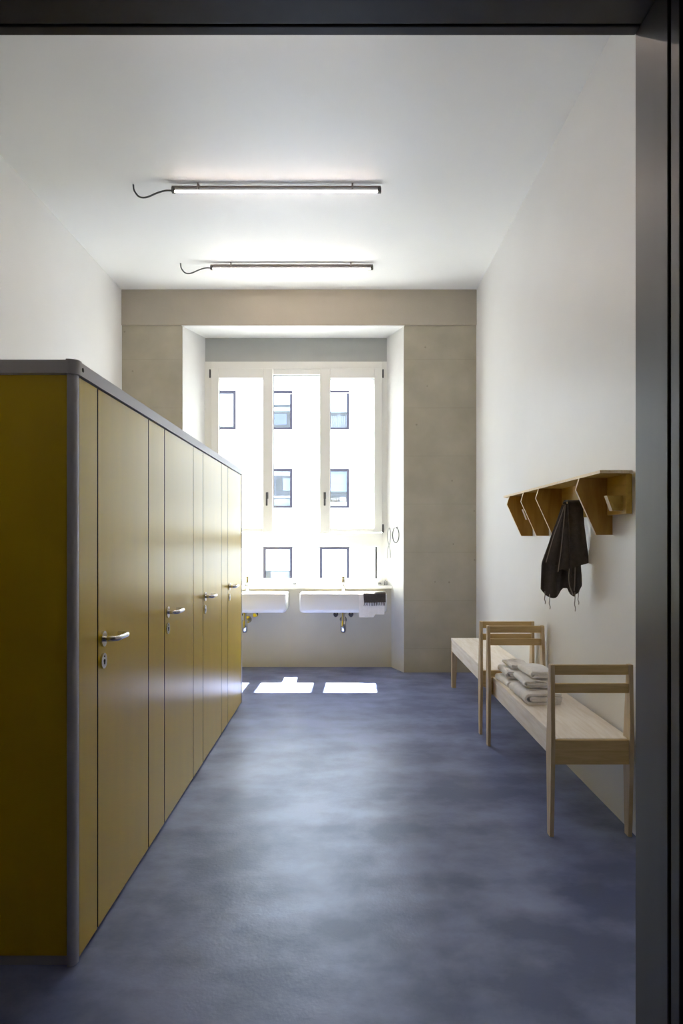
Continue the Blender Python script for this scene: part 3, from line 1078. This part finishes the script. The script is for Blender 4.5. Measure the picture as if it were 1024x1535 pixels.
def bench(ya, yb, far_arm, label):
    t = empty('bench', (1.2, (ya + yb) / 2, 0), label, 'bench', 'ash benches along the right wall')
    arm_frame(t, ya, 1)
    if far_arm:
        arm_frame(t, yb, -1)
        ye = yb - .036
    else:
        ye = yb
        box('end_board', 1.034, 1.39, yb - .024, yb - .001, 0.355, 0.449, 'ash_x', t, 0.003)
        for xa, xb, s in ((1.034, 1.090, 1), (1.334, 1.39, -1)):
            b = BM()
            x_in = xb if s > 0 else xa
            x_out = xa if s > 0 else xb
            prism(b, [(x_out, 0), (x_out + s * .036, 0), (x_in, .354), (x_out, .354)], 'y', yb - .06, yb - .002)
            obj('leg', b, 'ash_z', t, False)
    ys = ya + .035
    box('seat', 1.033, 1.392, ys, ye, 0.450, 0.476, 'ash_y', t, 0.003)
    box('apron', 1.034, 1.056, ys, ye - (.024 if not far_arm else 0), 0.352, 0.449, 'ash_y', t, 0.002)
    box('apron', 1.368, 1.390, ys, ye - (.024 if not far_arm else 0), 0.352, 0.449, 'ash_y', t, 0.002)
    for f in (.25, .5, .75):
        yy = ys + (ye - ys) * f
        box('cross_brace', 1.056, 1.368, yy - .02, yy + .02, 0.40, 0.449, 'ash_x', t, 0.002)
    return t


bench(3.29, 4.82, True, 'pale ash bench with two arm frames carrying folded towels')
bench(5.02, 6.68, False, 'empty pale ash bench nearest the window wall')

# ------------------------------------------------------------------ folded towels on the near bench
def folded(x0, x1, y0, y1, z0, h, layers, label, tw=0.0, seedv=1):
    """towel folded over on itself: nested soft folds open to the right, seen from the near end"""
    rnd = random.Random(seedv)
    b = BM()
    cx, cy = (x0 + x1) / 2, (y0 + y1) / 2
    t = h / (2 * layers)
    NY = 9
    for k in range(layers):
        hh = h / 2 - t * (k + .5)
        xl = x0 + t * (k + .5) + hh * .25 + rnd.uniform(0, .006)
        xr = x1 - rnd.uniform(0, .02) - .008 * k
        zc = z0 + h / 2
        path = []
        NX = 7
        for i in range(NX):
            u = i / (NX - 1)
            path.append((xr + (xl - xr) * u, zc + hh * (0.82 + .18 * math.sin(PI * min(1, u * 1.25)))))
        for i in range(1, 8):
            a = PI / 2 + PI * i / 8
            path.append((xl + hh * .85 * math.cos(a), zc + hh * .92 * math.sin(a)))
        for i in range(NX):
            u = 1 - i / (NX - 1)
            path.append((xr + (xl - xr) * u - .004, zc - hh))
        g = []
        for j in range(NY):
            v = j / (NY - 1)
            yy = y0 + (y1 - y0) * v
            e = min(v, 1 - v)
            sag = 0.004 * (1 - min(1, e * 6))
            row = []
            for (px, pz) in path:
                dx, dy = px - cx, yy - cy
                qx = cx + dx * math.cos(tw) - dy * math.sin(tw)
                qy = cy + dx * math.sin(tw) + dy * math.cos(tw)
                wv = .0022 * math.sin(px * 60 + yy * 31 + seedv) * (1 if pz > zc else 0)
                row.append((qx + .002 * math.sin(yy * 40 + seedv), qy + rnd.uniform(-.0012, .0012) - .003 * k * (1 if j == 0 else 0), max(pz + wv - (sag if pz > zc else 0), z0 + t * .5)))
            g.append(row)
        sheet(b, g, t * .70)
    zmin = min(v.co.z for v in b.verts)
    bmesh.ops.translate(b, verts=b.verts[:], vec=(0, 0, z0 - zmin + .0005))
    o = obj('folded_towel', b, 'towel_white', None, True, None, (cx, cy, z0))
    o.data.set_sharp_from_angle(angle=math.radians(70))
    tag(o, label, 'towel', 'folded towels on the near bench')
    return o


ZS = 0.4765
folded(1.055, 1.275, 3.985, 4.335, ZS, .078, 2, 'thick white folded towel at the bottom of the nearer stack', 0.02, 1)
folded(1.068, 1.245, 4.06, 4.355, ZS + .086, .046, 2, 'white folded towel in the middle of the nearer stack', -0.03, 2)
folded(1.100, 1.250, 4.075, 4.345, ZS + .138, .050, 1, 'white folded towel on top of the nearer stack', 0.04, 3)
folded(1.050, 1.240, 4.44, 4.73, ZS, .050, 2, 'white folded towel at the bottom of the stack by the middle arm frame', 0.05, 4)
folded(1.058, 1.220, 4.46, 4.72, ZS + .056, .056, 2, 'white folded towel in the middle of the stack by the middle arm frame', -0.02, 5)
folded(1.080, 1.220, 4.48, 4.70, ZS + .118, .034, 1, 'thin white folded towel on top of the stack by the middle arm frame', 0.03, 6)
folded(1.270, 1.360, 4.50, 4.74, ZS, .105, 3, 'small white folded towel between the far towel stack and the wall', 0.0, 8)

# ------------------------------------------------------------------ hook rack
rk = empty('hook_rack', (XR, 4.33, 1.57), 'golden plywood wall rack with shelf, four angled brackets and short pegs', 'coat rack')
RY0, RY1 = 3.33, 5.36
b = BM()
prism(b, [(1.242, 1.768), (1.400, 1.768), (1.400, 1.783), (1.242, 1.783)], 'y', RY0, RY1, 1, 1)
for f in b.faces:
    if abs(f.normal.z) > .9:
        f.material_index = 0
b.normal_update()
for f in b.faces:
    f.material_index = 0 if abs(f.normal.z) > .9 else 1
obj('shelf', b, ['ply_y', 'ply_edge'], rk, False)
b = BM()
bx(b, 1.384, 1.412, RY0 + .035, RY1 - .05, 1.572, 1.768)
b.normal_update()
for f in b.faces:
    f.material_index = 0 if abs(f.normal.x) > .9 or abs(f.normal.y) > .9 else 1
obj('back_board', b, ['ply_y', 'ply_edge'], rk, False)
for yb_ in (3.61, 4.37, 4.74, 5.15):
    prof = [(1.238, 1.768), (1.219, 1.706), (1.327, 1.468), (1.412, 1.468), (1.412, 1.5725), (1.384, 1.5725), (1.384, 1.768)]
    b = prism(BM(), prof, 'y', yb_, yb_ + .018, 0, 1)
    obj('bracket', b, ['ply', 'ply_edge'], rk, False)
pegs = (3.41, 4.00, 4.50, 5.02)
for yp in pegs:
    prof = [(1.306, 1.664), (1.334, 1.588), (1.384, 1.588), (1.384, 1.664)]
    b = prism(BM(), prof, 'y', yp, yp + .04, 0, 1)
    obj('peg', b, ['ply_y', 'ply_edge'], rk, False)

# ------------------------------------------------------------------ dark towel on the second peg
PY = 4.02
tw = empty('hanging_towel', (1.33, PY, 1.26), 'charcoal brown cotton towel with thin fringes hanging from the wall rack', 'towel')


def outl(tab, z):
    """piecewise linear lookup of x against z (descending)"""
    for (za, xa), (zb, xb) in zip(tab[:-1], tab[1:]):
        if z <= za and z >= zb:
            k = (za - z) / (za - zb) if za > zb else 0
            return xa + (xb - xa) * k
    return tab[-1][1] if z < tab[-1][0] else tab[0][1]


def px2x(px, y_):
    return (px - 518) / 1023 * y_


def px2z(py, y_):
    return EYE - (py - 807) / 1023 * y_


def lobe(name, left, right, yb_, amp, waves, depth, m='towel_dark', rows=26, colsn=26, bottom=None, ph=0.0):
    """a hanging fold: left/right outlines in photo pixels at the distance of the peg"""
    L = [(px2z(py, PY), px2x(px, PY)) for px, py in left]
    Rr = [(px2z(py, PY), px2x(px, PY)) for px, py in right]
    ztop = min(L[0][0], Rr[0][0])
    g = []
    for i in range(rows):
        t = i / (rows - 1)
        row = []
        for j in range(colsn):
            u = j / (colsn - 1)
            zb = L[-1][0] + (Rr[-1][0] - L[-1][0]) * u
            if bottom:
                zb += bottom(u)
            z = ztop + (zb - ztop) * t
            xl, xr = outl(L, z), outl(Rr, z)
            a = amp * min(1, .25 + t * 1.2)
            y_ = yb_ + a * math.sin(waves * PI * u + ph) + depth * (1 - 2 * u) * min(1, t * 2) * .5
            row.append((xl + (xr - xl) * u, y_, z))
        g.append(row)
    return obj(name, sheet(BM(), g, .006), m, tw)


zpk = 1.672
# front panel hanging on the near side of the peg
lobe('front_fold', [(847.5, 754.5), (850, 800), (852, 851)], [(870.5, 754.5), (871.5, 787), (879, 843)], PY - .045, .010, 2.4, .02, bottom=None)
# saddle over the peg
b = BM()
g = []
for k in range(11):
    a = PI * k / 10
    g.append([(1.294 + .084 * j / 8, PY - .045 * math.cos(a), 1.655 + .018 * math.sin(a)) for j in range(9)])
obj('top_fold', sheet(b, g, .007), 'towel_dark', tw)
# middle fold, left of the front panel
lobe('middle_fold', [(846, 755), (838, 800), (834.5, 857)], [(852, 755), (853, 800), (856, 866)], PY - .012, .014, 2.0, .03, bottom=lambda u: .03 * math.sin(PI * u), ph=.6)
# large far side fold
lobe('back_fold', [(846, 756), (833, 800), (817, 845), (815.8, 884)], [(854, 756), (856, 800), (857, 850), (851, 882)], PY + .035, .020, 3.0, .05,
     bottom=lambda u: -.055 * math.sin(PI * min(1, u * 1.15)) if u < .87 else 0, ph=.3)
lobe('outer_fold', [(845.5, 757), (832, 795), (817, 843)], [(850, 757), (848, 800), (842, 850)], PY + .015, .012, 2.2, .04, ph=1.1)
# gathered corner under the front panel
lobe('corner_fold', [(850, 835), (850, 880), (853, 886)], [(868, 835), (869, 877), (864, 886)], PY - .015, .016, 3.5, .02,
     bottom=lambda u: -.030 * math.sin(PI * u), ph=.2)
# pale selvedges
def selv(pts, y_):
    b = BM()
    tube(b, bez([(px2x(px, PY), y_, px2z(py, PY)) for px, py in pts], 5), .0028, 6)
    obj('selvedge', b, 'towel_edge', tw)
selv([(846, 757), (843, 790), (839.5, 825), (835, 857)], PY - .018)
selv([(845.5, 758), (839, 778), (829, 805), (818, 843)], PY - .006)
selv([(850.5, 852), (849.5, 866), (851, 878), (856, 891)], PY - .036)
selv([(859, 850), (858.5, 866), (857.5, 885)], PY - .038)
for (px, pa, pb, y_) in ((819, 890, 906, .03), (826.5, 895, 914, .035), (860.5, 892, 916, -.015), (866, 889, 906, -.01)):
    b = BM()
    pts = [(px2x(px + d, PY), PY + y_, px2z(pa + (pb - pa) * f, PY)) for f, d in ((-.2, 0), (.2, .2), (.55, -.5), (.8, .9), (1, .4))]
    tube(b, bez(pts, 4), .0026, 6)
    obj('tassel', b, 'towel_edge', tw)
